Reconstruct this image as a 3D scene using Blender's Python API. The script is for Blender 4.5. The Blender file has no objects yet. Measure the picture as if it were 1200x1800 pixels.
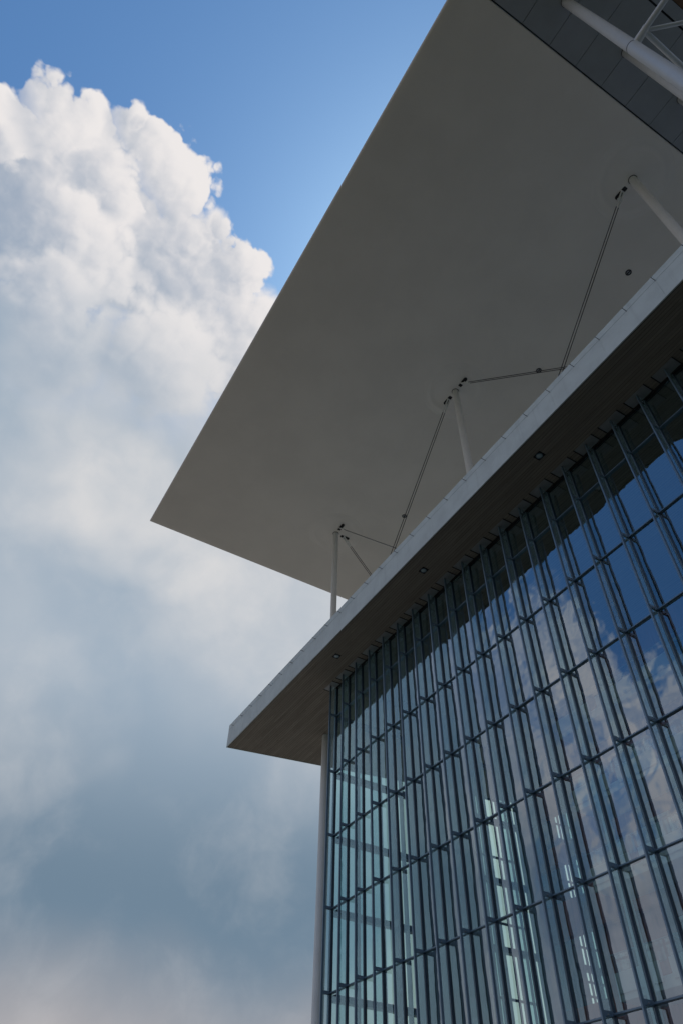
import bpy, bmesh, math, random
from mathutils import Vector, Matrix
random.seed(7)
sc = bpy.context.scene
COL = sc.collection
R = math.radians

# ------------------------------------------------------------------ camera
cam = bpy.data.cameras.new('camera')
cam.sensor_fit = 'VERTICAL'; cam.sensor_height = 36.0; cam.lens = 24.695
cam.clip_start = 0.05; cam.clip_end = 8000
co = bpy.data.objects.new('camera', cam); COL.objects.link(co)
_r = Vector((0.51178611, 0.85897354, 0.01547407)); _u = Vector((0.62430802, -0.38422249, 0.68015629)); _f = Vector((-0.59018173, 0.33843395, 0.7329038))
m = Matrix((( _r.x, _u.x, -_f.x, 33.53417), (_r.y, _u.y, -_f.y, -19.22554), (_r.z, _u.z, -_f.z, 1.59994), (0, 0, 0, 1)))
co.matrix_world = m
sc.camera = co

# ------------------------------------------------------------------ render settings
sc.view_settings.view_transform = 'Standard'; sc.view_settings.look = 'None'
sc.view_settings.exposure = 0.0; sc.view_settings.gamma = 1.0; sc.view_settings.use_curve_mapping = False
sc.render.engine = 'CYCLES'
cy = sc.cycles
cy.max_bounces = 10; cy.diffuse_bounces = 4; cy.glossy_bounces = 6; cy.transmission_bounces = 6; cy.transparent_max_bounces = 48
cy.use_denoising = True
try:
    cy.denoiser = 'OPENIMAGEDENOISE'
except Exception:
    pass
cy.sample_clamp_indirect = 4.0
cy.caustics_reflective = False; cy.caustics_refractive = False

# ------------------------------------------------------------------ node helper
class G:
    """tiny expression helper around a node tree"""
    def __init__(s, nt): s.nt = nt
    def put(s, sock, v):
        if hasattr(v, 'is_linked') or isinstance(v, bpy.types.NodeSocket): s.nt.links.new(v, sock)
        elif v is not None: sock.default_value = v
    def n(s, t, **k):
        nd = s.nt.nodes.new(t)
        for a, b in k.items(): setattr(nd, a, b)
        return nd
    def m(s, op, a, b=None, c=None, clamp=False):
        nd = s.n('ShaderNodeMath', operation=op, use_clamp=clamp)
        s.put(nd.inputs[0], a); s.put(nd.inputs[1], b) if b is not None else None
        if c is not None: s.put(nd.inputs[2], c)
        return nd.outputs[0]
    def v(s, op, a, b=None, c=None):
        nd = s.n('ShaderNodeVectorMath', operation=op)
        s.put(nd.inputs[0], a)
        if b is not None: s.put(nd.inputs[1], b)
        if c is not None: s.put(nd.inputs['Scale'] if op == 'SCALE' else nd.inputs[2], c)
        return nd.outputs['Value'] if op in ('DOT_PRODUCT', 'LENGTH', 'DISTANCE') else nd.outputs['Vector']
    def step(s, x, lo, hi, a=0.0, b=1.0):
        nd = s.n('ShaderNodeMapRange', interpolation_type='SMOOTHSTEP')
        s.put(nd.inputs['Value'], x); nd.inputs['From Min'].default_value = lo; nd.inputs['From Max'].default_value = hi
        nd.inputs['To Min'].default_value = a; nd.inputs['To Max'].default_value = b
        return nd.outputs['Result']
    def mix(s, f, a, b, blend='MIX'):
        nd = s.n('ShaderNodeMix', data_type='RGBA', blend_type=blend)
        s.put(nd.inputs[0], f); s.put(nd.inputs[6], a); s.put(nd.inputs[7], b)
        return nd.outputs[2]
    def noise(s, vec, scale, detail=4, rough=0.55, out='Fac', lac=2.0):
        nd = s.n('ShaderNodeTexNoise'); s.put(nd.inputs['Vector'], vec)
        nd.inputs['Scale'].default_value = scale; nd.inputs['Detail'].default_value = detail
        nd.inputs['Roughness'].default_value = rough; nd.inputs['Lacunarity'].default_value = lac
        return nd.outputs[out]
def rgb(r, g, b): return (r, g, b, 1.0)

# ------------------------------------------------------------------ sky: daylight, cumulus and haze
SUN = Vector((-0.318, 0.39, 0.864)).normalized()
SUN_EL = math.asin(SUN.z); SUN_AZ = math.atan2(SUN.x, SUN.y)
def azel(az, el):
    a, e = R(az), R(el); return Vector((math.sin(a)*math.cos(e), math.cos(a)*math.cos(e), math.sin(e)))
TOWER = [(-117.8, 58.3, 5.81, 0.03, 0.55),
         (-105.2, 61.2, 7.89, 0.03, 0.5),
         (-89.0, 62.2, 5.99, 0.03, 0.52),
         (-78.9, 59.2, 5.28, 0.03, 0.6),
         (-121.7, 62.1, 3.29, 0.012, 0.62),
         (-116.3, 65.9, 3.64, 0.01, 0.66),
         (-106.8, 68.9, 2.23, 0.01, 0.68),
         (-98.5, 68.2, 3.66, 0.009, 0.68),
         (-104.7, 64.9, 3.31, 0.02, 0.5),
         (-102.4, 59.8, 4.87, 0.02, 0.52),
         (-86.1, 62.9, 5.11, 0.02, 0.55),
         (-80.8, 64.8, 3.24, 0.009, 0.68),
         (-75.0, 59.3, 5.79, 0.03, 0.7),
         (-100.8, 54.0, 6.31, 0.04, 0.5),
         (-86.3, 55.9, 5.79, 0.04, 0.6)]   # azimuth, elevation, radius (deg), edge softness, lightness
BANK = [(-142.0, 36.9, 2.6), (-139.2, 38.3, 2.6), (-135.5, 35.5, 3.2), (-139.5, 32.0, 3.6), (-144.0, 28.5, 3.0), (-138.3, 24.5, 4.5), (-146.5, 22.5, 3.6), (-141, 17.5, 4.5), (-148.6, 30.0, 1.8),
        (-165, 24, 7), (175, 28, 9), (158, 24, 8), (140, 33, 8), (120, 27, 9), (100, 34, 7), (88, 25, 8)]

# cloud field
def cloud_group():
    """relief of the puffs: folded and cellular noise, about -0.25 .. 0.35"""
    ng = bpy.data.node_groups.new('cloud_relief', 'ShaderNodeTree')
    ng.interface.new_socket('Vector', in_out='INPUT', socket_type='NodeSocketVector')
    ng.interface.new_socket('Height', in_out='OUTPUT', socket_type='NodeSocketFloat')
    g = G(ng); i = g.n('NodeGroupInput'); o = g.n('NodeGroupOutput')
    q = g.v('NORMALIZE', i.outputs[0])
    fb = g.m('SUBTRACT', g.noise(q, 9.0, 6, 0.56), 0.5)
    wq = g.v('ADD', q, g.v('SCALE', g.v('SUBTRACT', g.noise(q, 26.0, 3, 0.55, 'Color'), (0.5, 0.5, 0.5)), c=0.045))
    def puff(sc_):
        vo = g.n('ShaderNodeTexVoronoi', feature='F1'); g.put(vo.inputs['Vector'], wq); vo.inputs['Scale'].default_value = sc_
        dd = vo.outputs['Distance']
        return g.m('SUBTRACT', 0.22, g.m('MULTIPLY', dd, dd))
    h = g.m('MULTIPLY', fb, 0.85)
    h = g.m('MULTIPLY_ADD', puff(14.0), 0.50, h); h = g.m('MULTIPLY_ADD', puff(38.0), 0.24, h); h = g.m('MULTIPLY_ADD', puff(85.0), 0.045, h)
    ng.links.new(h, o.inputs[0])
    return ng

world = bpy.data.worlds.new('World'); sc.world = world; world.use_nodes = True
world.cycles.sampling_method = 'MANUAL'; world.cycles.sample_map_resolution = 256
wt = world.node_tree; wt.nodes.clear(); g = G(wt)
P = g.n('ShaderNodeTexCoord').outputs['Generated']
sep = g.n('ShaderNodeSeparateXYZ'); g.put(sep.inputs[0], P); z = sep.outputs['Z']
side = g.v('DOT_PRODUCT', P, (-0.940, 0.342, 0.0))
sky = g.n('ShaderNodeTexSky', sky_type='NISHITA', sun_disc=False)
sky.sun_elevation = SUN_EL; sky.sun_rotation = SUN_AZ; sky.altitude = 0; sky.air_density = 1.0; sky.dust_density = 0.6; sky.ozone_density = 2.5
blue = g.mix(1.0, sky.outputs[0], rgb(0.82, 1.24, 1.46), 'MULTIPLY')
cg = cloud_group()
def H(vec):
    nd = g.n('ShaderNodeGroup'); nd.node_tree = cg; g.put(nd.inputs[0], vec); return nd.outputs[0]
LT = Vector((0.55, 0.75, 0.75)).normalized()
h0 = H(P); h1 = H(g.v('ADD', P, tuple(LT*0.013)))
dl = g.m('SUBTRACT', h0, h1)
lobe_n = g.m('SUBTRACT', g.noise(P, 7.0, 4, 0.55), 0.5)
SHADE = rgb(3.25, 3.95, 5.0); LITC = rgb(8.5, 8.15, 8.05)
dusk = g.m('MULTIPLY', g.step(side, 0.25, 0.62, 1.0, 0.0), g.step(z, 0.45, 0.75, 1.0, 0.0))
# far cloud bank round the rest of the sky
w1 = g.v('SUBTRACT', g.noise(P, 6.5, 2, 0.5, 'Color'), (0.5, 0.5, 0.5))
Pb = g.v('NORMALIZE', g.v('ADD', P, g.v('SCALE', w1, c=0.06)))
cur = None
for az, el, r in BANK:
    f = g.m('SUBTRACT', R(r), g.m('ARCCOSINE', g.m('MINIMUM', g.v('DOT_PRODUCT', Pb, tuple(azel(az, el))), 0.99999)))
    cur = f if cur is None else g.m('SMOOTH_MAX', cur, f, 0.03)
fbk = g.m('MULTIPLY_ADD', h0, 0.11, cur)
bank_a = g.step(fbk, -0.035, 0.06)
bank_l = g.m('MULTIPLY_ADD', dl, 0.5, g.m('MULTIPLY_ADD', lobe_n, 1.1, 0.88))
cloud = g.mix(g.step(bank_l, 0.0, 1.0), SHADE, LITC)
alpha = bank_a
# the towering cumulus: overlapping lobes from back to front, each bright towards the sun and shaded away from it
for az, el, r, edge, lo in TOWER:
    c = azel(az, el); t = (LT - c*LT.dot(c)).normalized()
    ang = g.m('ARCCOSINE', g.m('MINIMUM', g.v('DOT_PRODUCT', P, tuple(c)), 0.99999))
    f = g.m('SUBTRACT', R(r), ang)
    f = g.m('MULTIPLY_ADD', h0, 0.082, f)
    sd = g.m('MULTIPLY_ADD', g.v('DOT_PRODUCT', P, tuple(t/R(r))), 1.0, -c.dot(t)/R(r))   # -1 .. 1 across the lobe
    a_ = g.step(f, 0.0, edge)
    if edge < 0.025: a_ = g.m('MULTIPLY', a_, g.step(g.m('MULTIPLY_ADD', lobe_n, 1.2, sd), -1.05, -0.15))
    l_ = g.m('MULTIPLY_ADD', sd, 0.58, lo + 0.01)
    l_ = g.m('MULTIPLY_ADD', dl, 0.75, l_)
    l_ = g.m('MULTIPLY_ADD', lobe_n, 0.8, l_)
    cloud = g.mix(a_, cloud, g.mix(g.step(l_, 0.0, 1.0), SHADE, LITC))
    alpha = g.m('MAXIMUM', alpha, a_)
nv = g.m('SUBTRACT', g.noise(P, 3.4, 4, 0.55), 0.5)
wv = g.m('MULTIPLY_ADD', z, -0.35, side)
wv = g.m('MULTIPLY_ADD', nv, 0.45, wv)
veil_a = g.step(wv, 0.10, 0.36)
low = g.step(g.m('MULTIPLY_ADD', nv, 0.25, z), 0.22, 0.50, 1.0, 0.0)
veil_a = g.m('MAXIMUM', veil_a, g.m('MULTIPLY', low, 0.92))
base = g.mix(g.step(z, 0.30, 0.56), rgb(1.62, 2.38, 3.2), rgb(3.4, 4.25, 5.2))
pz = g.m('MULTIPLY_ADD', nv, 0.14, z)
base = g.mix(g.step(pz, 0.12, 0.29, 0.85, 0.0), base, rgb(4.8, 4.42, 4.4))
wc = g.v('SUBTRACT', g.noise(P, 5.0, 3, 0.55, 'Color'), (.5, .5, .5))
Pw = g.v('ADD', P, g.v('SCALE', wc, c=0.11))
br = g.step(g.noise(Pw, 6.0, 6, 0.58), 0.44, 0.76)
Pg = g.v('ADD', P, g.v('SCALE', wc, c=0.06))
def patch(az, el, r):
    d = g.v('DOT_PRODUCT', Pg, tuple(azel(az, el)))
    return g.step(d, math.cos(R(r)), 1.0)
gl1 = g.m('MULTIPLY', patch(-84.0, 46.0, 13), 0.9)
gl2 = g.m('MULTIPLY', patch(-55, 45, 25), 0.85)
gl3 = g.m('MULTIPLY', patch(-62, 56, 22), 0.9)
gl4 = g.m('MULTIPLY', patch(-88, 33, 13), 0.35)
glow = g.m('MAXIMUM', g.m('MAXIMUM', gl1, gl2), g.m('MAXIMUM', gl3, gl4))
gl5 = g.m('MAXIMUM', g.m('MULTIPLY', patch(-128, 30, 20), 0.65), g.m('MAXIMUM', g.m('MULTIPLY', patch(-143, 20, 13), 0.55), g.m('MULTIPLY', patch(-126, 15, 17), 0.6)))
glow = g.m('MAXIMUM', glow, g.m('MAXIMUM', gl5, g.m('MULTIPLY', patch(-36, 18, 24), 1.0)))
soft = g.step(g.noise(Pw, 7.0, 5, 0.6), 0.25, 0.75, 0.55, 1.05)
br = g.m('ADD', g.m('MULTIPLY', br, 0.22), g.m('MULTIPLY', glow, soft), clamp=True)
veil = g.mix(br, base, rgb(6.8, 6.8, 6.9))
full = g.mix(alpha, blue, cloud)
full = g.mix(g.m('MULTIPLY', veil_a, g.m('MULTIPLY_ADD', alpha, -0.12, 1.0)), full, veil)
full = g.mix(g.m('MULTIPLY', dusk, g.m('MAXIMUM', alpha, veil_a)), full, g.mix(1.0, full, rgb(1.06, 0.95, 0.94), 'MULTIPLY'))
bg = g.n('ShaderNodeBackground'); g.put(bg.inputs['Color'], full); bg.inputs['Strength'].default_value = 0.1
out = g.n('ShaderNodeOutputWorld'); wt.links.new(bg.outputs[0], out.inputs['Surface'])

# ------------------------------------------------------------------ sun
sl = bpy.data.lights.new('sun', 'SUN'); sl.energy = 2.6; sl.angle = R(0.55); sl.color = (1.0, 0.95, 0.87)
so = bpy.data.objects.new('sun', sl); COL.objects.link(so)
so.rotation_euler = (-SUN).to_track_quat('-Z', 'Y').to_euler(); so.location = (0, 40, 120)

# ------------------------------------------------------------------ materials
def mat(name, col, rough=0.5, metal=0.0, spec=0.5, var=0.0, vscale=3.0, bump=0.0, bscale=30.0, stretch=None, streak=0.0):
    M = bpy.data.materials.new(name); M.use_nodes = True
    g = G(M.node_tree); b = M.node_tree.nodes['Principled BSDF']
    b.inputs['Roughness'].default_value = rough; b.inputs['Metallic'].default_value = metal; b.inputs['Specular IOR Level'].default_value = spec
    pos = g.n('ShaderNodeNewGeometry').outputs['Position']
    c = rgb(*col)
    if var:
        vec = pos if stretch is None else g.v('MULTIPLY', pos, stretch)
        f = g.noise(vec, vscale, 6, 0.6)
        c = g.mix(g.step(f, 0.3, 0.7), rgb(*[x*(1-var) for x in col]), rgb(*[min(1, x*(1+var)) for x in col]))
    if streak:
        f = g.noise(g.v('MULTIPLY', pos, (1.6, 1.6, 0.10)), 2.2, 5, 0.6)
        c = g.mix(g.m('MULTIPLY', g.step(f, 0.52, 0.75), streak), c, rgb(*[x*0.55 for x in col]))
    g.put(b.inputs['Base Color'], c)
    if bump:
        bn = g.n('ShaderNodeBump'); bn.inputs['Strength'].default_value = bump; bn.inputs['Distance'].default_value = 0.02
        g.put(bn.inputs['Height'], g.noise(pos if stretch is None else g.v('MULTIPLY', pos, stretch), bscale, 4, 0.6))
        M.node_tree.links.new(bn.outputs[0], b.inputs['Normal'])
    return M
def boards_mat():
    M = bpy.data.materials.new('board_marked_concrete'); M.use_nodes = True
    g = G(M.node_tree); b = M.node_tree.nodes['Principled BSDF']; b.inputs['Roughness'].default_value = 0.85; b.inputs['Specular IOR Level'].default_value = 0.25
    pos = g.n('ShaderNodeNewGeometry').outputs['Position']
    s = g.n('ShaderNodeSeparateXYZ'); g.put(s.inputs[0], pos)
    yy = g.m('MULTIPLY', g.m('SUBTRACT', s.outputs['Y'], -2.8), 1/0.15)
    idx = g.m('FLOOR', yy); seg = g.m('FLOOR', g.m('MULTIPLY_ADD', s.outputs['X'], 1/6.0, g.m('MULTIPLY', idx, 0.37)))
    cb = g.n('ShaderNodeCombineXYZ'); g.put(cb.inputs[0], idx); g.put(cb.inputs[1], seg)
    wn = g.n('ShaderNodeTexWhiteNoise', noise_dimensions='2D'); g.put(wn.inputs['Vector'], cb.outputs[0])
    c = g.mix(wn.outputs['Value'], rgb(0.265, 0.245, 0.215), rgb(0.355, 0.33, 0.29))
    gr = g.noise(g.v('MULTIPLY', pos, (0.16, 14, 1)), 3.0, 5, 0.62)
    c = g.mix(g.step(gr, 0.42, 0.70, 0.0, 0.6), c, rgb(0.47, 0.43, 0.37))
    c = g.mix(g.step(gr, 0.48, 0.28, 0.0, 0.6), c, rgb(0.12, 0.10, 0.085))
    fr_ = g.m('FRACT', yy)
    c = g.mix(g.m('MULTIPLY', g.m('LESS_THAN', fr_, 0.10), 0.8), c, rgb(0.08, 0.07, 0.06))
    big = g.noise(pos, 0.5, 4, 0.6)
    c = g.mix(g.step(big, 0.35, 0.7, 0.0, 0.35), c, rgb(0.26, 0.235, 0.21))
    g.put(b.inputs['Base Color'], c)
    bn = g.n('ShaderNodeBump'); bn.inputs['Strength'].default_value = 0.5; bn.inputs['Distance'].default_value = 0.01
    g.put(bn.inputs['Height'], gr); M.node_tree.links.new(bn.outputs[0], b.inputs['Normal'])
    return M
def glass_mat(name, tint, base_r, ior=1.9, rtint=(0.80, 0.90, 1.0), wob=0.0, haze=0.0, hazecol=(0.3, 0.45, 0.45)):
    M = bpy.data.materials.new(name); M.use_nodes = True
    nt = M.node_tree; nt.nodes.clear(); g = G(nt)
    tr = g.n('ShaderNodeBsdfTransparent'); tr.inputs[0].default_value = rgb(*tint)
    gl = g.n('ShaderNodeBsdfGlossy'); gl.inputs['Color'].default_value = rgb(*rtint); gl.inputs['Roughness'].default_value = 0.0
    fr = g.n('ShaderNodeFresnel'); fr.inputs['IOR'].default_value = ior
    if wob:
        pos = g.n('ShaderNodeNewGeometry').outputs['Position']
        oi = g.n('ShaderNodeObjectInfo')
        bn = g.n('ShaderNodeBump'); bn.inputs['Strength'].default_value = 1.0; bn.inputs['Distance'].default_value = wob
        g.put(bn.inputs['Height'], g.noise(g.v('ADD', pos, g.v('SCALE', oi.outputs['Location'], c=3.7)), 0.9, 2, 0.4))
        nt.links.new(bn.outputs[0], gl.inputs['Normal'])
    # Fresnel is evaluated on the side facing the viewer, so both faces of the sheet behave alike
    geo = g.n('ShaderNodeNewGeometry')
    cosi = g.m('ABSOLUTE', g.v('DOT_PRODUCT', geo.outputs['Incoming'], geo.outputs['Normal']))
    sch = g.m('POWER', g.m('SUBTRACT', 1.0, cosi), 4.0)
    f = g.m('MULTIPLY_ADD', sch, 1.0-base_r, base_r, clamp=True)
    mx = g.n('ShaderNodeMixShader'); g.put(mx.inputs[0], f); nt.links.new(tr.outputs[0], mx.inputs[1]); nt.links.new(gl.outputs[0], mx.inputs[2])
    last = mx.outputs[0]
    if haze:
        df = g.n('ShaderNodeBsdfDiffuse'); df.inputs[0].default_value = rgb(*hazecol)
        tl = g.n('ShaderNodeBsdfTranslucent'); tl.inputs[0].default_value = rgb(*hazecol)
        m1 = g.n('ShaderNodeMixShader'); m1.inputs[0].default_value = 0.5; nt.links.new(df.outputs[0], m1.inputs[1]); nt.links.new(tl.outputs[0], m1.inputs[2])
        m2 = g.n('ShaderNodeMixShader'); m2.inputs[0].default_value = haze; nt.links.new(last, m2.inputs[1]); nt.links.new(m1.outputs[0], m2.inputs[2])
        last = m2.outputs[0]
    o = g.n('ShaderNodeOutputMaterial'); nt.links.new(last, o.inputs['Surface'])
    nt.nodes.remove(fr)
    return M

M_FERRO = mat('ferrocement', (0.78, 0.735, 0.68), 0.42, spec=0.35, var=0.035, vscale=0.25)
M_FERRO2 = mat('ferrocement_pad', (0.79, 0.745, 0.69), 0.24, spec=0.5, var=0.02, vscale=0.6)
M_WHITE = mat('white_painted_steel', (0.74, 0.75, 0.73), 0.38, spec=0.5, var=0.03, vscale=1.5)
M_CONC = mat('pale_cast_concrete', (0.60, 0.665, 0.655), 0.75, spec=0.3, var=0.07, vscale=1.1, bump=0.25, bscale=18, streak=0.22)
M_TUBE = mat('pale_grey_painted_steel', (0.58, 0.60, 0.60), 0.28, spec=0.5, var=0.03, vscale=1.5)
M_COLC = mat('grey_column_paint', (0.70, 0.745, 0.745), 0.5, spec=0.4, var=0.04, vscale=0.8)
M_BOARD = boards_mat()
M_DARK = mat('shade_and_black_parts', (0.012, 0.012, 0.014), 0.8)  # near-black for dark parts, and for recess shade painted on plates
M_FRAME = mat('blue_grey_coated_steel', (0.15, 0.235, 0.315), 0.35, metal=0.25, spec=0.6, var=0.08, vscale=2.0)
M_GASKET = mat('blue_black_gasket', (0.038, 0.072, 0.115), 0.34)
M_PLATE = mat('galvanised_head_plate', (0.34, 0.36, 0.38), 0.5, metal=0.2, var=0.08, vscale=3)
M_CABLE = mat('dark_steel_rod', (0.06, 0.06, 0.062), 0.35, metal=0.6)
M_SLATE = mat('slate_blue_panel', (0.30, 0.325, 0.355), 0.55, spec=0.35, var=0.06, vscale=0.7)
M_BRONZE = mat('brown_weathered_panel', (0.20, 0.115, 0.06), 0.6, var=0.2, vscale=0.8)
M_BOUNCE = mat('pale_bounce_ground', (0.17, 0.158, 0.14), 0.85, var=0.08, vscale=0.3)  # pale tone for the added ground sheet that bounces light
M_DIM_GROUND = mat('dark_dimming_ground', (0.055, 0.075, 0.03), 0.95, var=0.2, vscale=0.5)  # dark tone for the added ground sheet that holds bounce down
M_LENS = mat('lamp_lens', (0.50, 0.64, 0.70), 0.15, spec=0.8)
M_GROUND = mat('grey_brown_paving', (0.070, 0.062, 0.052), 0.85, var=0.12, vscale=0.4)
M_WOOD = mat('red_brown_wood', (0.36, 0.105, 0.065), 0.5, var=0.25, vscale=1.5, stretch=(3, 3, 0.25))
M_PLASTER = mat('white_plaster', (0.70, 0.71, 0.70), 0.7, var=0.03, vscale=1)
M_DARKWALL = mat('grey_teal_wall', (0.20, 0.275, 0.295), 0.6, var=0.12, vscale=0.8)
M_FLOOR = mat('grey_stone_floor', (0.32, 0.31, 0.30), 0.5, var=0.08, vscale=1)
M_GLASS = glass_mat('coated_glass', (0.78, 0.95, 0.91), 0.33, rtint=(0.72, 0.88, 1.0), wob=0.02)
M_GLASS2 = glass_mat('clear_green_glass', (0.84, 0.98, 0.92), 0.06)
M_FIN = glass_mat('green_fin_glass', (0.74, 0.93, 0.95), 0.12, haze=0.24, hazecol=(0.40, 0.64, 0.74))
M_RAIL = glass_mat('rail_glass', (0.80, 0.90, 0.88), 0.08)

# ------------------------------------------------------------------ mesh helpers
def box(bm, x0, x1, y0, y1, z0, z1, bev=0.0):
    vs = [bm.verts.new((x, y, z)) for x in (x0, x1) for y in (y0, y1) for z in (z0, z1)]
    F = [(0, 1, 3, 2), (4, 6, 7, 5), (0, 4, 5, 1), (2, 3, 7, 6), (0, 2, 6, 4), (1, 5, 7, 3)]
    fs = [bm.faces.new([vs[i] for i in f]) for f in F]
    if bev:
        es = list({e for f in fs for e in f.edges})
        bmesh.ops.bevel(bm, geom=es, offset=bev, segments=2, affect='EDGES', profile=0.5)
def tube(bm, a, b, r0, r1=None, seg=20, caps=True):
    a, b = Vector(a), Vector(b); r1 = r0 if r1 is None else r1
    d = (b-a).normalized(); s = d.cross(Vector((0, 0, 1)) if abs(d.z) < 0.95 else Vector((1, 0, 0))).normalized(); t = d.cross(s)
    A, B = [], []
    for i in range(seg):
        an = 2*math.pi*i/seg; o = s*math.cos(an) + t*math.sin(an)
        A.append(bm.verts.new(a+o*r0)); B.append(bm.verts.new(b+o*r1))
    for i in range(seg):
        f = bm.faces.new((A[i], A[(i+1) % seg], B[(i+1) % seg], B[i])); f.smooth = True
    if caps:
        for ring in (A[::-1], B): bm.faces.new([bm.verts.new(v.co) for v in ring])
def prism(bm, poly, z0, z1):
    A = [bm.verts.new((x, y, z0)) for x, y in poly]; B = [bm.verts.new((x, y, z1)) for x, y in poly]
    bm.faces.new(A[::-1]); bm.faces.new(B)
    n = len(poly)
    for i in range(n): bm.faces.new((A[i], A[(i+1) % n], B[(i+1) % n], B[i]))
def revolve(bm, prof, cx, cy, seg=48):
    rows = []
    for r, z in prof: rows.append([bm.verts.new((cx+r*math.cos(2*math.pi*i/seg), cy+r*math.sin(2*math.pi*i/seg), z)) for i in range(seg)])
    for a, b in zip(rows, rows[1:]):
        for i in range(seg):
            f = bm.faces.new((a[i], a[(i+1) % seg], b[(i+1) % seg], b[i])); f.smooth = True
def obj(name, bm, material, parent=None, loc=None):
    if isinstance(bm, bpy.types.Mesh): me = bm
    else:
        bmesh.ops.recalc_face_normals(bm, faces=bm.faces)
        me = bpy.data.meshes.new(name); bm.to_mesh(me); bm.free(); me.materials.append(material)
    o = bpy.data.objects.new(name, me); COL.objects.link(o)
    if parent: o.parent = parent
    if loc: o.location = loc
    return o
def one(name, material, fn, parent=None, loc=None):
    bm = bmesh.new(); fn(bm); return obj(name, bm, material, parent, loc)
def thing(name, label, cat, loc=(0, 0, 0), group=None):
    o = bpy.data.objects.new(name, None); COL.objects.link(o); o.location = loc
    o['label'] = label; o['category'] = cat; o['kind'] = 'thing'
    if group: o['group'] = group
    return o
def tag(o, label, cat, group=None):
    o['label'] = label; o['category'] = cat; o['kind'] = 'thing'
    if group: o['group'] = group
    return o

# ------------------------------------------------------------------ ground
gr = one('plaza_ground', M_GROUND, lambda b: bmesh.ops.create_grid(b, x_segments=2, y_segments=2, size=3000)); gr['kind'] = 'structure'
es = one('unseen_bounce_sheet', M_BOUNCE, lambda b: box(b, -260, 6, -180, 60, -0.3, 0.004)); es['kind'] = 'structure'  # unseen pale sheet, added to lift the canopy's left side with bounced light
lw = one('unseen_dimming_sheet', M_DIM_GROUND, lambda b: box(b, 44, 300, -220, -26, -0.3, 0.03)); lw['kind'] = 'structure'  # unseen dark sheet, added so less light bounces up at the right

# ------------------------------------------------------------------ glass hall
SOF = 26.74; TOP = 28.43; YF = -2.9; XR = 33.0
ROWS = [24.73, 21.113, 17.51, 13.91, 10.31, 6.71, 3.11, 0.05]
NB = 22; W = 1.5
hall = thing('glass_hall', 'tall glass walled hall with blue grey fins under a flat concrete roof', 'building')
# panes of the front
edges = [SOF-0.06] + ROWS
pm = {}
def pane_mesh(w, h, key, material, axis):
    k = (round(w, 3), round(h, 3), key)
    if k not in pm:
        bm = bmesh.new()
        if axis == 'x': box(bm, -w/2, w/2, 0.0, 0.03, -h/2, h/2)
        else: box(bm, 0.0, 0.03, -w/2, w/2, -h/2, h/2)
        # only one reflecting sheet: keep the outer face of the unit and its rim
        for f in list(bm.faces):
            c = f.calc_center_median()
            if (axis == 'x' and abs(c.y-0.03) < 1e-5) or (axis != 'x' and abs(c.x-0.03) < 1e-5): bm.faces.remove(f)
        me = bpy.data.meshes.new('pane'); bmesh.ops.recalc_face_normals(bm, faces=bm.faces); bm.to_mesh(me); bm.free(); me.materials.append(material)
        pm[k] = me
    return pm[k]
for i in range(NB):
    for a, b in zip(edges, edges[1:]):
        h = a-b-0.07
        o = obj('pane', pane_mesh(W-0.08, h, 'f', M_GLASS, 'x'), None, hall, (W*(i+0.5), 0.0, (a+b)/2))
        # every pane sits a hair out of true, as glazing does
        o.rotation_euler = (random.gauss(0, 0.003), 0, random.gauss(0, 0.003))
# transoms
for z_ in ROWS[:-1]:
    def f(bm, z_=z_):
        box(bm, 0.04, XR, -0.045, 0.10, z_-0.035, z_+0.035)
        box(bm, 0.04, XR, -0.075, -0.045, z_-0.022, z_+0.022)
    one('transom', M_FRAME, f, hall)
one('head_channel', M_DARK, lambda b: box(b, 0.0, XR, -0.10, 0.10, SOF-0.06, SOF-0.001), hall)
one('sill', M_FRAME, lambda b: box(b, 0.0, XR, -0.10, 0.10, 0.004, 0.05), hall)
# mullions: two dark blades with a pale joint between
bm = bmesh.new()
box(bm, -0.04, -0.012, -0.075, 0.06, 0.05, SOF-0.06); box(bm, 0.012, 0.04, -0.075, 0.06, 0.05, SOF-0.06)
mull_me = bpy.data.meshes.new('mullion'); bm.to_mesh(mull_me); bm.free(); mull_me.materials.append(M_GASKET)
bm = bmesh.new(); box(bm, -0.012, 0.012, -0.070, 0.05, 0.05, SOF-0.06)
joint_me = bpy.data.meshes.new('joint_strip'); bm.to_mesh(joint_me); bm.free(); joint_me.materials.append(M_PLATE)
# fin: glass blade, outer bar, brackets
bm = bmesh.new(); box(bm, -0.008, 0.008, -0.415, -0.077, 0.05, SOF-0.03)
for f in list(bm.faces):
    if abs(f.calc_center_median().x-0.008) > 1e-4: bm.faces.remove(f)
fin_me = bpy.data.meshes.new('glass_fin'); bm.to_mesh(fin_me); bm.free(); fin_me.materials.append(M_FIN)
bm = bmesh.new(); box(bm, -0.032, 0.032, -0.53, -0.415, 0.05, SOF-0.02, 0.008)
bar_me = bpy.data.meshes.new('outer_bar'); bm.to_mesh(bar_me); bm.free(); bar_me.materials.append(M_FRAME)
bm = bmesh.new(); box(bm, -0.035, 0.035, -0.42, -0.08, -0.075, 0.075); box(bm, -0.06, 0.06, -0.14, -0.08, -0.05, 0.05)
br_me = bpy.data.meshes.new('bracket'); bm.to_mesh(br_me); bm.free(); br_me.materials.append(M_FRAME)
bm = bmesh.new(); tube(bm, (-0.07, -0.30, -0.03), (0.07, -0.30, -0.03), 0.018, seg=8)
bolt_me = bpy.data.meshes.new('bolt'); bm.to_mesh(bolt_me); bm.free(); bolt_me.materials.append(M_PLATE)
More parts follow.
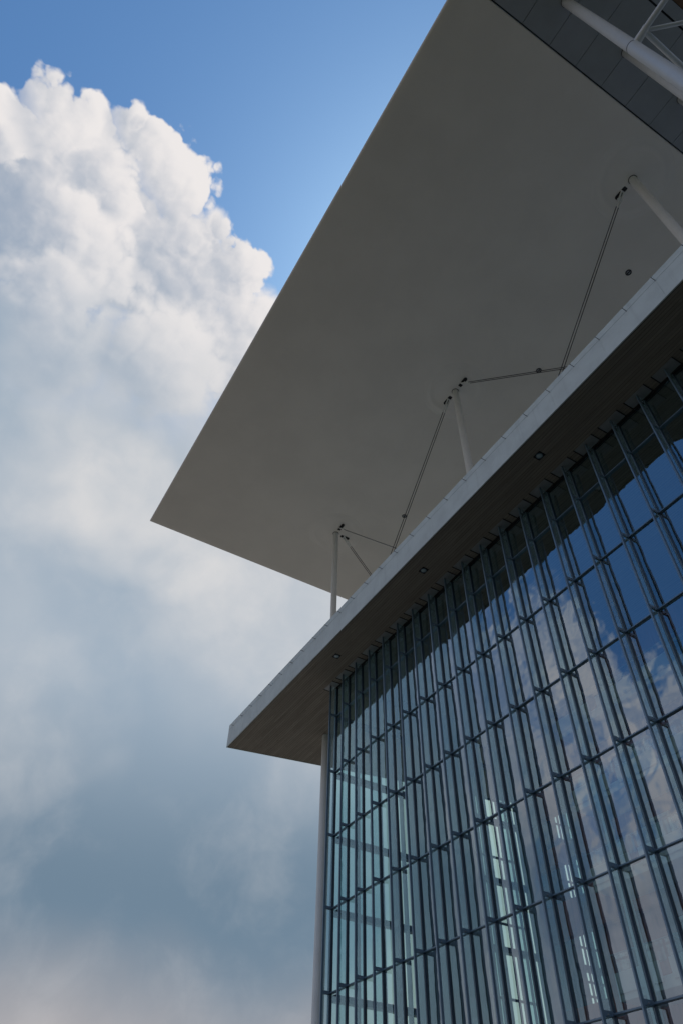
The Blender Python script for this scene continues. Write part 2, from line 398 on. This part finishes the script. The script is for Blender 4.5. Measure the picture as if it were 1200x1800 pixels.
for i in range(NB+1):
    x = W*i
    mu = obj('mullion', mull_me, None, hall, (x, 0, 0)); obj('joint_strip', joint_me, None, mu)
    fi = obj('glass_fin', fin_me, None, hall, (x, 0, 0)); obj('outer_bar', bar_me, None, fi)
    for z_ in ROWS[:-1]:
        obj('bracket', br_me, None, fi, (0, 0, z_))
        obj('bolt', bolt_me, None, fi, (0, 0, z_))
    # head plate let into the soffit
    def hp(bm): box(bm, -0.52, 0.52, -0.66, -0.13, SOF-0.012, SOF+0.02)
    p = one('head_plate', M_PLATE, hp, hall, (x, 0, 0))
    for s_ in (-0.545, 0.545):
        one('gap_shade_strip', M_DARK, lambda bm: box(bm, -0.02, 0.02, -0.68, -0.12, SOF-0.03, SOF+0.02), p, (s_, 0, 0))  # dark strip laid on to draw the shaded gap at the plate end
# end wall (x = 0) running back from the corner
EY = 24.0
for j in range(8):
    for a, b in zip(edges, edges[1:]):
        obj('pane', pane_mesh(3.0-0.10, a-b-0.07, 'e', M_GLASS2, 'y'), None, hall, (0.0, 3.0*j+1.5, (a+b)/2))
bm = bmesh.new(); box(bm, -0.10, 0.16, -0.06, 0.06, 0.05, SOF-0.02)
em = bpy.data.meshes.new('mullion'); bm.to_mesh(em); bm.free(); em.materials.append(M_GASKET)
for j in range(1, 17):
    obj('mullion', em, None, hall, (0, 1.5*j, 0))
    if j % 2 == 0:
        one('mullion', M_GASKET, lambda b: box(b, 0.35, 0.62, -0.09, 0.09, 0.05, SOF-0.02), hall, (0, 1.5*j+0.55, 0))
for z_ in ROWS[:-1]:
    one('transom', M_GASKET, lambda b, z_=z_: box(b, -0.06, 0.30, 0.12, EY, z_-0.36, z_-0.08), hall)
one('corner_post', M_FRAME, lambda b: box(b, -0.14, -0.005, -0.08, 0.10, 0.05, SOF-0.02), hall)

# roof slab with its fascia, soffit boards and pins
def xl(y): return -10.6 + (y+2.9)*0.182
SY = 26.0
roof = one('roof_slab', M_CONC, lambda b: prism(b, [(xl(YF+.07)+.05, YF+.07), (46, YF+.07), (46, SY), (xl(SY)+.05, SY)], SOF+0.03, TOP-0.02), hall)
def boards(bm):
    y = YF+0.10; k = 0
    while y < 12.0:
        d = random.uniform(0, 0.006)
        y1 = y+0.146
        xa, xb = xl(y)+0.02, 46.0
        vs = [bm.verts.new(v) for v in ((xa, y, SOF-d), (xb, y, SOF-d), (xb, y1, SOF-d), (xl(y1)+0.02, y1, SOF-d))]
        vt = [bm.verts.new((v.co.x, v.co.y, SOF+0.029)) for v in vs]
        bm.faces.new(vs[::-1])
        for q in range(4): bm.faces.new((vs[q], vs[(q+1) % 4], vt[(q+1) % 4], vt[q]))
        y += 0.15
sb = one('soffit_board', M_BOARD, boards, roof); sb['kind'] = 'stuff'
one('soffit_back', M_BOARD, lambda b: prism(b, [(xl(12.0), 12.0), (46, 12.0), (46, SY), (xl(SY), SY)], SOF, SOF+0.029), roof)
one('drip_groove', M_DARK, lambda b: box(b, xl(YF)+.02, 46, YF+0.065, YF+0.098, SOF-0.001, SOF+0.029), roof)
x = -10.6; first = True
while x < 45:
    x1 = -9.75 if first else x+3.0
    a, b_ = x+0.003, x1-0.003
    off = random.uniform(-0.004, 0.004)
    one('fascia_panel', M_CONC, lambda bm, a=a, b_=b_, off=off: box(bm, a, b_, YF+off, YF+0.062, SOF-0.03, 28.05), roof)
    one('coping_stone', M_CONC, lambda bm, a=a, b_=b_, off=off: box(bm, a, b_, YF-0.005+off, YF+0.30, 28.062, TOP), roof)
    x = x1; first = False
one('end_fascia', M_CONC, lambda b: prism(b, [(-10.606, YF+.01), (-10.55, YF+.01), (xl(SY)+.044, SY), (xl(SY)-.006, SY)], SOF-0.03, TOP), roof)
bm = bmesh.new(); tube(bm, (0, 0.02, 0), (0, -0.26, 0.01), 0.014, seg=8)
pin_me = bpy.data.meshes.new('fascia_pin'); bm.to_mesh(pin_me); bm.free(); pin_me.materials.append(M_CABLE)
k = -9.75
while k < 34: obj('fascia_pin', pin_me, None, roof, (k+0.0, YF, 28.02)); k += 1.5

# downlights in the soffit
LL = ['square recessed soffit lamp nearest the left end of the roof slab', 'square recessed soffit lamp midway along the roof slab, second from its left end', 'square recessed soffit lamp furthest right, nearest the viewer']
for n_, x in enumerate((2.95, 11.95, 20.95)):
    t = thing('soffit_lamp', LL[n_], 'lamp', (x, -1.8, SOF), 'lamps recessed in the concrete soffit')
    one('housing', M_DARK, lambda b: box(b, -0.215, 0.215, -0.19, 0.19, -0.012, 0.02), t)
    def rimf(bm): revolve(bm, [(0.155, -0.013), (0.155, -0.035), (0.13, -0.04), (0.12, -0.02)], 0, 0, 24)
    one('trim_ring', M_FRAME, rimf, t)
    def lens(bm): revolve(bm, [(0.13, -0.015), (0.10, -0.035), (0.05, -0.047), (0.001, -0.05)], 0, 0, 24)
    one('lens', M_LENS, lens, t)

# round column at the corner of the hall
t = thing('round_column', 'tall round grey column beside the left corner of the glass wall', 'column', (-5.47, 2.4, 0))
one('shaft', M_COLC, lambda b: tube(b, (0, 0, 0.01), (0, 0, SOF-0.012), 0.33, 0.33, 40), t)
one('base_plate', M_FRAME, lambda b: tube(b, (0, 0, 0.006), (0, 0, 0.09), 0.48, 0.48, 32), t)

# ------------------------------------------------------------------ interior of the hall
one('hall_floor', M_FLOOR, lambda b: box(b, 0.1, 33, 0.12, 24, 0.004, 0.045))['kind'] = 'structure'
dw = thing('end_wall_lining', 'dark wall lining standing just inside the left end of the glass hall', 'wall')
for ya, yb in ((4.35, 6.35), (6.50, 8.15), (8.30, 8.85)):
    one('wall_panel', M_DARKWALL, lambda b: box(b, 0.75, 1.05, ya, yb, 0.05, SOF-0.01), dw)
fs = thing('inner_framing', 'dark inner framing of thin posts and rails behind the left end glazing', 'frame')
for y in (9.0, 9.2, 9.75, 10.3, 10.52, 11.15, 11.62, 12.15, 12.4, 14.9, 15.3, 15.75, 16.2, 16.42, 16.8, 17.15, 17.5, 17.9, 18.4, 18.95, 19.2, 19.9, 20.5, 20.75, 21.4, 22.1, 22.9):
    wd = random.choice((0.03, 0.04, 0.06))
    one('post', M_GASKET, lambda b: box(b, 0.42, 0.56, y-wd, y+wd, 0.05, SOF-0.01), fs)
for z_ in ROWS[:-1]:
    one('rail', M_GASKET, lambda b: box(b, 0.40, 0.50, 8.9, 12.72, z_+0.95, z_+1.06), fs)
    for dz in (0.75, 1.9, 2.6): one('rail', M_GASKET, lambda b: box(b, 0.40, 0.50, 15.0, 23.9, z_+dz-0.05, z_+dz+0.05), fs)
ab = thing('auditorium', 'red brown timber clad auditorium block inside the glass hall', 'building', (0, 0, 0))
one('side_wall', M_WOOD, lambda b: box(b, 4.3, 10.39, 14.0, 14.6, 0.05, SOF-0.01), ab)
one('wall', M_WOOD, lambda b: box(b, 10.4, 33, 11.2, 24, 0.05, SOF-0.01), ab)
for k in range(30):
    if k % 2: one('timber_rib', M_WOOD, lambda b: box(b, -0.06, 0.06, 11.05, 11.2, 0.05, SOF-0.02), ab, (10.6+0.76*k, 0, 0))
LV = [5.6, 9.9, 14.2, 18.0, 22.0]
WING = [(5.0, 7.0), (9.0, 10.9), (14.1, 15.8), (17.8, 18.75), (20.6, 22.6)]
for n_, z_ in enumerate(LV):
    names = ['lowest', 'second lowest', 'middle', 'second highest', 'highest']
    t = thing('gallery', f'{names[n_]} white edged gallery behind the glass in front of the brown auditorium', 'balcony', (0, 0, z_), 'galleries of the auditorium')
    one('deck', M_PLASTER, lambda b: box(b, 9.1, 33, 8.9, 11.04, -0.45, 0), t)
    w0, w1 = WING[n_]
    one('bridge_beam', M_WOOD, lambda b: box(b, 0.75, 10.38, 13.2, 13.7, w0-z_, w1-z_), t)
    for k in range(8):
        one('parapet_panel', M_PLASTER, lambda b: box(b, 0.0, 2.4, 8.8, 8.88, -0.2, 0.55), t, (9.2+2.95*k, 0, 0))
        one('rail_glass', M_RAIL, lambda b: box(b, 0.0, 2.8, 8.95, 8.962, 0.5, 1.25), t, (9.15+2.95*k, 0, 0))
    one('handrail', M_PLATE, lambda b: tube(b, (9.1, 8.95, 1.28), (33, 8.95, 1.28), 0.03, seg=8), t)
    for k in range(5):
        d = one('doorway', M_PLASTER, lambda b: (box(b, 0, 0.14, 10.9, 11.18, 0.01, 2.5), box(b, 1.3, 1.44, 10.9, 11.18, 0.01, 2.5), box(b, 0.14, 1.3, 10.9, 11.18, 2.36, 2.5)), t, (11.4+4.4*k, 0, 0))
        one('door_leaf', M_DARKWALL, lambda b: box(b, 0.145, 1.295, 11.1, 11.17, 0.01, 2.35), d)
for n_, x in enumerate((12.0, 18.0, 24.0, 30.0)):
    t = thing('interior_column', ['slim white column inside the hall, furthest from the viewer', 'slim white column inside the hall, second from its left end', 'slim white column inside the hall, third from its left end', 'slim white column inside the hall, nearest the viewer'][n_], 'column', (x, 7.4, 0), 'columns inside the glass hall')
    one('shaft', M_PLASTER, lambda b: tube(b, (0, 0, 0.05), (0, 0, SOF-0.05), 0.20, 0.20, 20), t)
    one('capital', M_PLATE, lambda b: tube(b, (0, 0, SOF-0.30), (0, 0, SOF-0.02), 0.22, 0.34, 20), t)
for lb, ya, yb in (('slimmer dark pier inside the left end glazing', -0.25, 0.45), ('broader dark pier inside the left end glazing', 0.7, 1.25)):
    t = thing('side_pier', lb, 'pillar', (1.1, 13.0, 0), 'piers inside the end glazing')
    one('shaft', M_DARKWALL, lambda b: box(b, -0.3, 0.3, ya, yb, 0.05, SOF-0.02, 0.02), t)
    one('plinth', M_FLOOR, lambda b: box(b, -0.36, 0.36, ya-0.06, yb+0.06, 0.046, 0.3), t)

# ------------------------------------------------------------------ canopy
CZ = 47.6
can = thing('roof_canopy', 'huge thin pale canopy floating on slim columns above the glass hall', 'canopy', (0, 0, CZ))
def can_main(bm):
    x0, x1, y0, y1 = -13.7, 32.52, -12.22, 70.0
    xs = [x0, x0+0.03, x0+0.12, x0+0.6, x0+2.5, x0+5, 0, 10, 20, x1-0.06, x1]
    ys = [y0, y0+0.03, y0+0.12, y0+0.6, y0+2.5, y0+5, 10, 30, 50, y1]
    def z(x, y):
        d = min(x-x0, y-y0)
        if d < 1e-6: return 0.16
        if d < 0.05: return 0.09
        if d < 0.2: return 0.045
        if d < 1: return 0.028
        if d < 3: return 0.01
        return 0.0
    V = [[bm.verts.new((x, y, z(x, y))) for y in ys] for x in xs]
    for i in range(len(xs)-1):
        for j in range(len(ys)-1):
            f = bm.faces.new((V[i][j], V[i][j+1], V[i+1][j+1], V[i+1][j])); f.smooth = True
    T = [bm.verts.new(v) for v in ((x0, y0, 0.24), (x1, y0, 0.24), (x1, y1, 0.24), (x0, y1, 0.24))]
    mid = [bm.verts.new(v) for v in ((x0+8, y0+8, 1.3), (x1, y0+8, 1.3), (x1, y1-8, 1.3), (x0+8, y1-8, 1.3))]
    for q in range(4): bm.faces.new((T[q], T[(q+1) % 4], mid[(q+1) % 4], mid[q]))
    bm.faces.new(mid)
    # rim
    bm.faces.new([V[i][0] for i in range(len(xs))] + [T[1], T[0]])
    bm.faces.new([V[0][j] for j in range(len(ys)-1, -1, -1)] + [T[0], T[3]])
    bm.faces.new([V[-1][j] for j in range(len(ys))] + [T[2], T[1]])
    bm.faces.new([V[i][-1] for i in range(len(xs)-1, -1, -1)] + [T[3], T[2]])
one('shell', M_FERRO, can_main, can)
for i in range(26):
    y0 = -12.25 + 0.26 + 1.93*i - 1.93
    if i == 0: y0a, y1a = -12.2, y0+1.93
    else: y0a, y1a = y0, y0+1.93
    one('soffit_panel', M_SLATE, lambda b, y0a=y0a, y1a=y1a: box(b, 32.60, 36.80, y0a+0.012, y1a-0.012, -0.005+random.uniform(-.003, .003), 0.06), can)
one('backing', M_DARK, lambda b: box(b, 32.53, 36.9, -12.18, 38, 0.07, 0.5), can)
one('edge_strip', M_SLATE, lambda b: box(b, 36.90, 37.45, -12.2, 38, -0.01, 0.49), can)
for i in range(12):
    one('brown_panel', M_BRONZE, lambda b: box(b, 37.5, 46.0, 0.02, 2.35, 0.25+random.uniform(0, .05), 0.44), can, (0, -12.2+2.4*i, 0))
one('brown_backing', M_DARK, lambda b: box(b, 37.455, 46.2, -12.2, 38, 0.45, 1.2), can)
for i in range(4):
    one('cross_beam', M_BRONZE, lambda b: tube(b, (37.5, 0, 0.1), (46, 0, 0.1), 0.22, seg=16), can, (0, -9+5.0*i, 0))
# swirled pads and black plates for cable-slot shade where the columns meet the shell
CX = (-6.05, 11.95, 29.95); CY_ = 2.93
def slot_plate(bm, a, b, r, z0, z1):
    a, b = Vector(a), Vector(b); d = (b-a).normalized(); s = Vector((-d.y, d.x))
    pts = []
    for k in range(9):
        an = -math.pi/2 + math.pi*k/8; pts.append(b + d*math.cos(an)*r + s*math.sin(an)*r)
    for k in range(9):
        an = math.pi/2 + math.pi*k/8; pts.append(a + d*math.cos(an)*r + s*math.sin(an)*r)
    prism(bm, [(p.x, p.y) for p in pts], z0, z1)
for n_, x in enumerate(CX):
    def pad(bm):
        prof = []
        for k in range(41):
            r = 2.5*(1-k/40.0)+0.02
            zz = -0.085*math.exp(-(r/1.5)**2) - 0.036*math.exp(-((r-1.9)/0.22)**2) + 0.0
            prof.append((r, zz if k else 0.004))
        revolve(bm, prof, x, CY_, 64)
    one('column_pad', M_FERRO2, pad, can)
    dirs = ([(1, 0), (0, 1)], [(1, 0), (-1, 0)], [(-1, 0)])[n_]
    for dx, dy in dirs:
        one('slot_shade_plate', M_DARK, lambda b: slot_plate(b, (x+dx*0.62, CY_+dy*0.62), (x+dx*1.26, CY_+dy*1.26), 0.145, -0.075, 0.0), can)  # proud black plate, its colour gives the shade of a recess
LS = ['small round ceiling spot in the canopy beside the crossing cables', 'small round ceiling spot in the canopy left of the right column, alone in plain soffit', 'small round ceiling spot in the canopy close to the left cables']
for (x, y), lb in zip(((16.65, 7.17), (25.55, 7.19), (-0.99, 7.04)), LS):
    t = thing('canopy_spot', lb, 'lamp', (x, y, CZ), 'round spots in the canopy soffit')
    one('trim_ring', M_DARK, lambda b: revolve(b, [(0.21, 0.0), (0.21, -0.03), (0.14, -0.03), (0.14, -0.004)], 0, 0, 28), t)
    one('lamp_face', M_PLATE, lambda b: tube(b, (0, 0, -0.008), (0, 0, -0.002), 0.139, seg=24), t)
    one('lamp_arm', M_DARK, lambda b: box(b, -0.12, 0.12, -0.035, 0.035, -0.03, -0.009), t)

# canopy columns
CL = ['leftmost slim white column, under the pointed corner of the canopy', 'middle slim white column rising from the roof slab to the canopy', 'rightmost slim white column rising from the roof slab at the picture edge']
for n_, x in enumerate(CX):
    t = thing('canopy_column', CL[n_], 'column', (x, CY_, TOP), 'slim columns between roof slab and canopy')
    hgt = CZ-TOP
    one('shaft', M_WHITE, lambda b: tube(b, (0, 0, 0), (0, 0, hgt-0.50), 0.25, 0.25, 36), t)
    one('neck', M_WHITE, lambda b: tube(b, (0, 0, hgt-0.497), (0, 0, hgt-0.065), 0.25, 0.235, 36), t)
    one('collar_ring', M_CABLE, lambda b: tube(b, (0, 0, hgt-0.10), (0, 0, hgt-0.05), 0.275, 0.275, 36), t)
# crossed cable pairs
def cable(label, a, b, group='crossed cable pairs bracing the canopy'):
    a, b = Vector(a), Vector(b)
    t = thing('brace_cable', label, 'cable', tuple(a), group)
    d = (b-a); n = Vector((-d.y, d.x, 0)).normalized()
    un = d.normalized()
    for s in (-1, 1):
        o = n*0.085*s
        one('rod', M_CABLE, lambda bm: tube(bm, o+un*1.12, d-un*1.0+o, 0.028, seg=10), t)
        one('socket', M_WHITE, lambda bm: tube(bm, o+un*0.62, o+un*1.16, 0.05, 0.036, seg=12), t)
    def fork(bm):
        tube(bm, un*0.02-n*0.16, un*0.02+n*0.16, 0.05, seg=10)
        for s in (-1, 1): tube(bm, n*0.085*s, n*0.085*s+un*0.66, 0.048, 0.06, seg=10)
        tube(bm, un*0.64-n*0.17, un*0.64+n*0.17, 0.06, seg=10)
    one('clevis', M_WHITE, fork, t)
zt, zb = CZ-0.08, TOP+0.35
cable('thin cable pair sloping down to the right from the leftmost column top', (CX[0]+0.82, CY_, zt), (CX[1]-0.6, CY_+0.06, zb))
cable('cable pair sloping down to the left from the middle column top', (CX[1]-0.82, CY_, zt), (CX[0]+0.6, CY_-0.06, zb))
cable('nearly level looking cable pair running right from the middle column top', (CX[1]+0.82, CY_, zt), (CX[2]-0.6, CY_+0.06, zb))
cable('long cable pair sloping down to the left from the rightmost column top', (CX[2]-0.82, CY_, zt), (CX[1]+0.6, CY_-0.06, zb))
cable('short cable pair behind the leftmost column, going back from its top to the slab', (CX[0], CY_+0.82, zt), (CX[0], 20.3, zb))

# braced tubes under the slate panels
TL = ['thick white tube column with a braced collar at the top right corner', 'white tube column half hidden behind the thick braced tube', 'white tube column only its round top showing at the right picture edge']
TY = (-6.78, -2.35, 2.05); TX = 34.52
ZB = 35.2
for n_, y in enumerate(TY):
    t = thing('tube_column', TL[n_], 'column', (TX, y, 0.0), 'white tube columns under the slate panels')
    one('shaft', M_TUBE, lambda b: tube(b, (0, 0, 0.01), (0, 0, ZB-0.035), 0.255, 0.255, 40), t)
    one('upper_shaft', M_TUBE, lambda b: tube(b, (0, 0, ZB+0.035), (0, 0, CZ-0.03), 0.25, 0.235, 40), t)
    one('weld_ring', M_CABLE, lambda b: tube(b, (0, 0, ZB-0.035), (0, 0, ZB+0.035), 0.26, 0.26, 40), t)
    one('head_ring', M_CABLE, lambda b: tube(b, (0, 0, CZ-0.03), (0, 0, CZ-0.006), 0.26, 0.26, 36), t)
    if n_ == 0:
        n0 = Vector((0.62, -0.05, ZB+0.05))
        one('stub', M_TUBE, lambda b: tube(b, (0.2, 0, ZB+0.02), tuple(n0+Vector((.16, 0, .02))), 0.17, 0.14, 24), t)
        one('bracing_tube', M_TUBE, lambda b: tube(b, n0, (4.6, -0.12, ZB+0.35), 0.12, 0.12, 20), t)
        one('bracing_tube', M_TUBE, lambda b: tube(b, n0, (3.6, 3.4, ZB+0.2), 0.085, 0.085, 20), t)
        one('bracing_tube', M_TUBE, lambda b: tube(b, n0, (0.48, 4.45, ZB+0.0), 0.11, 0.11, 20), t)
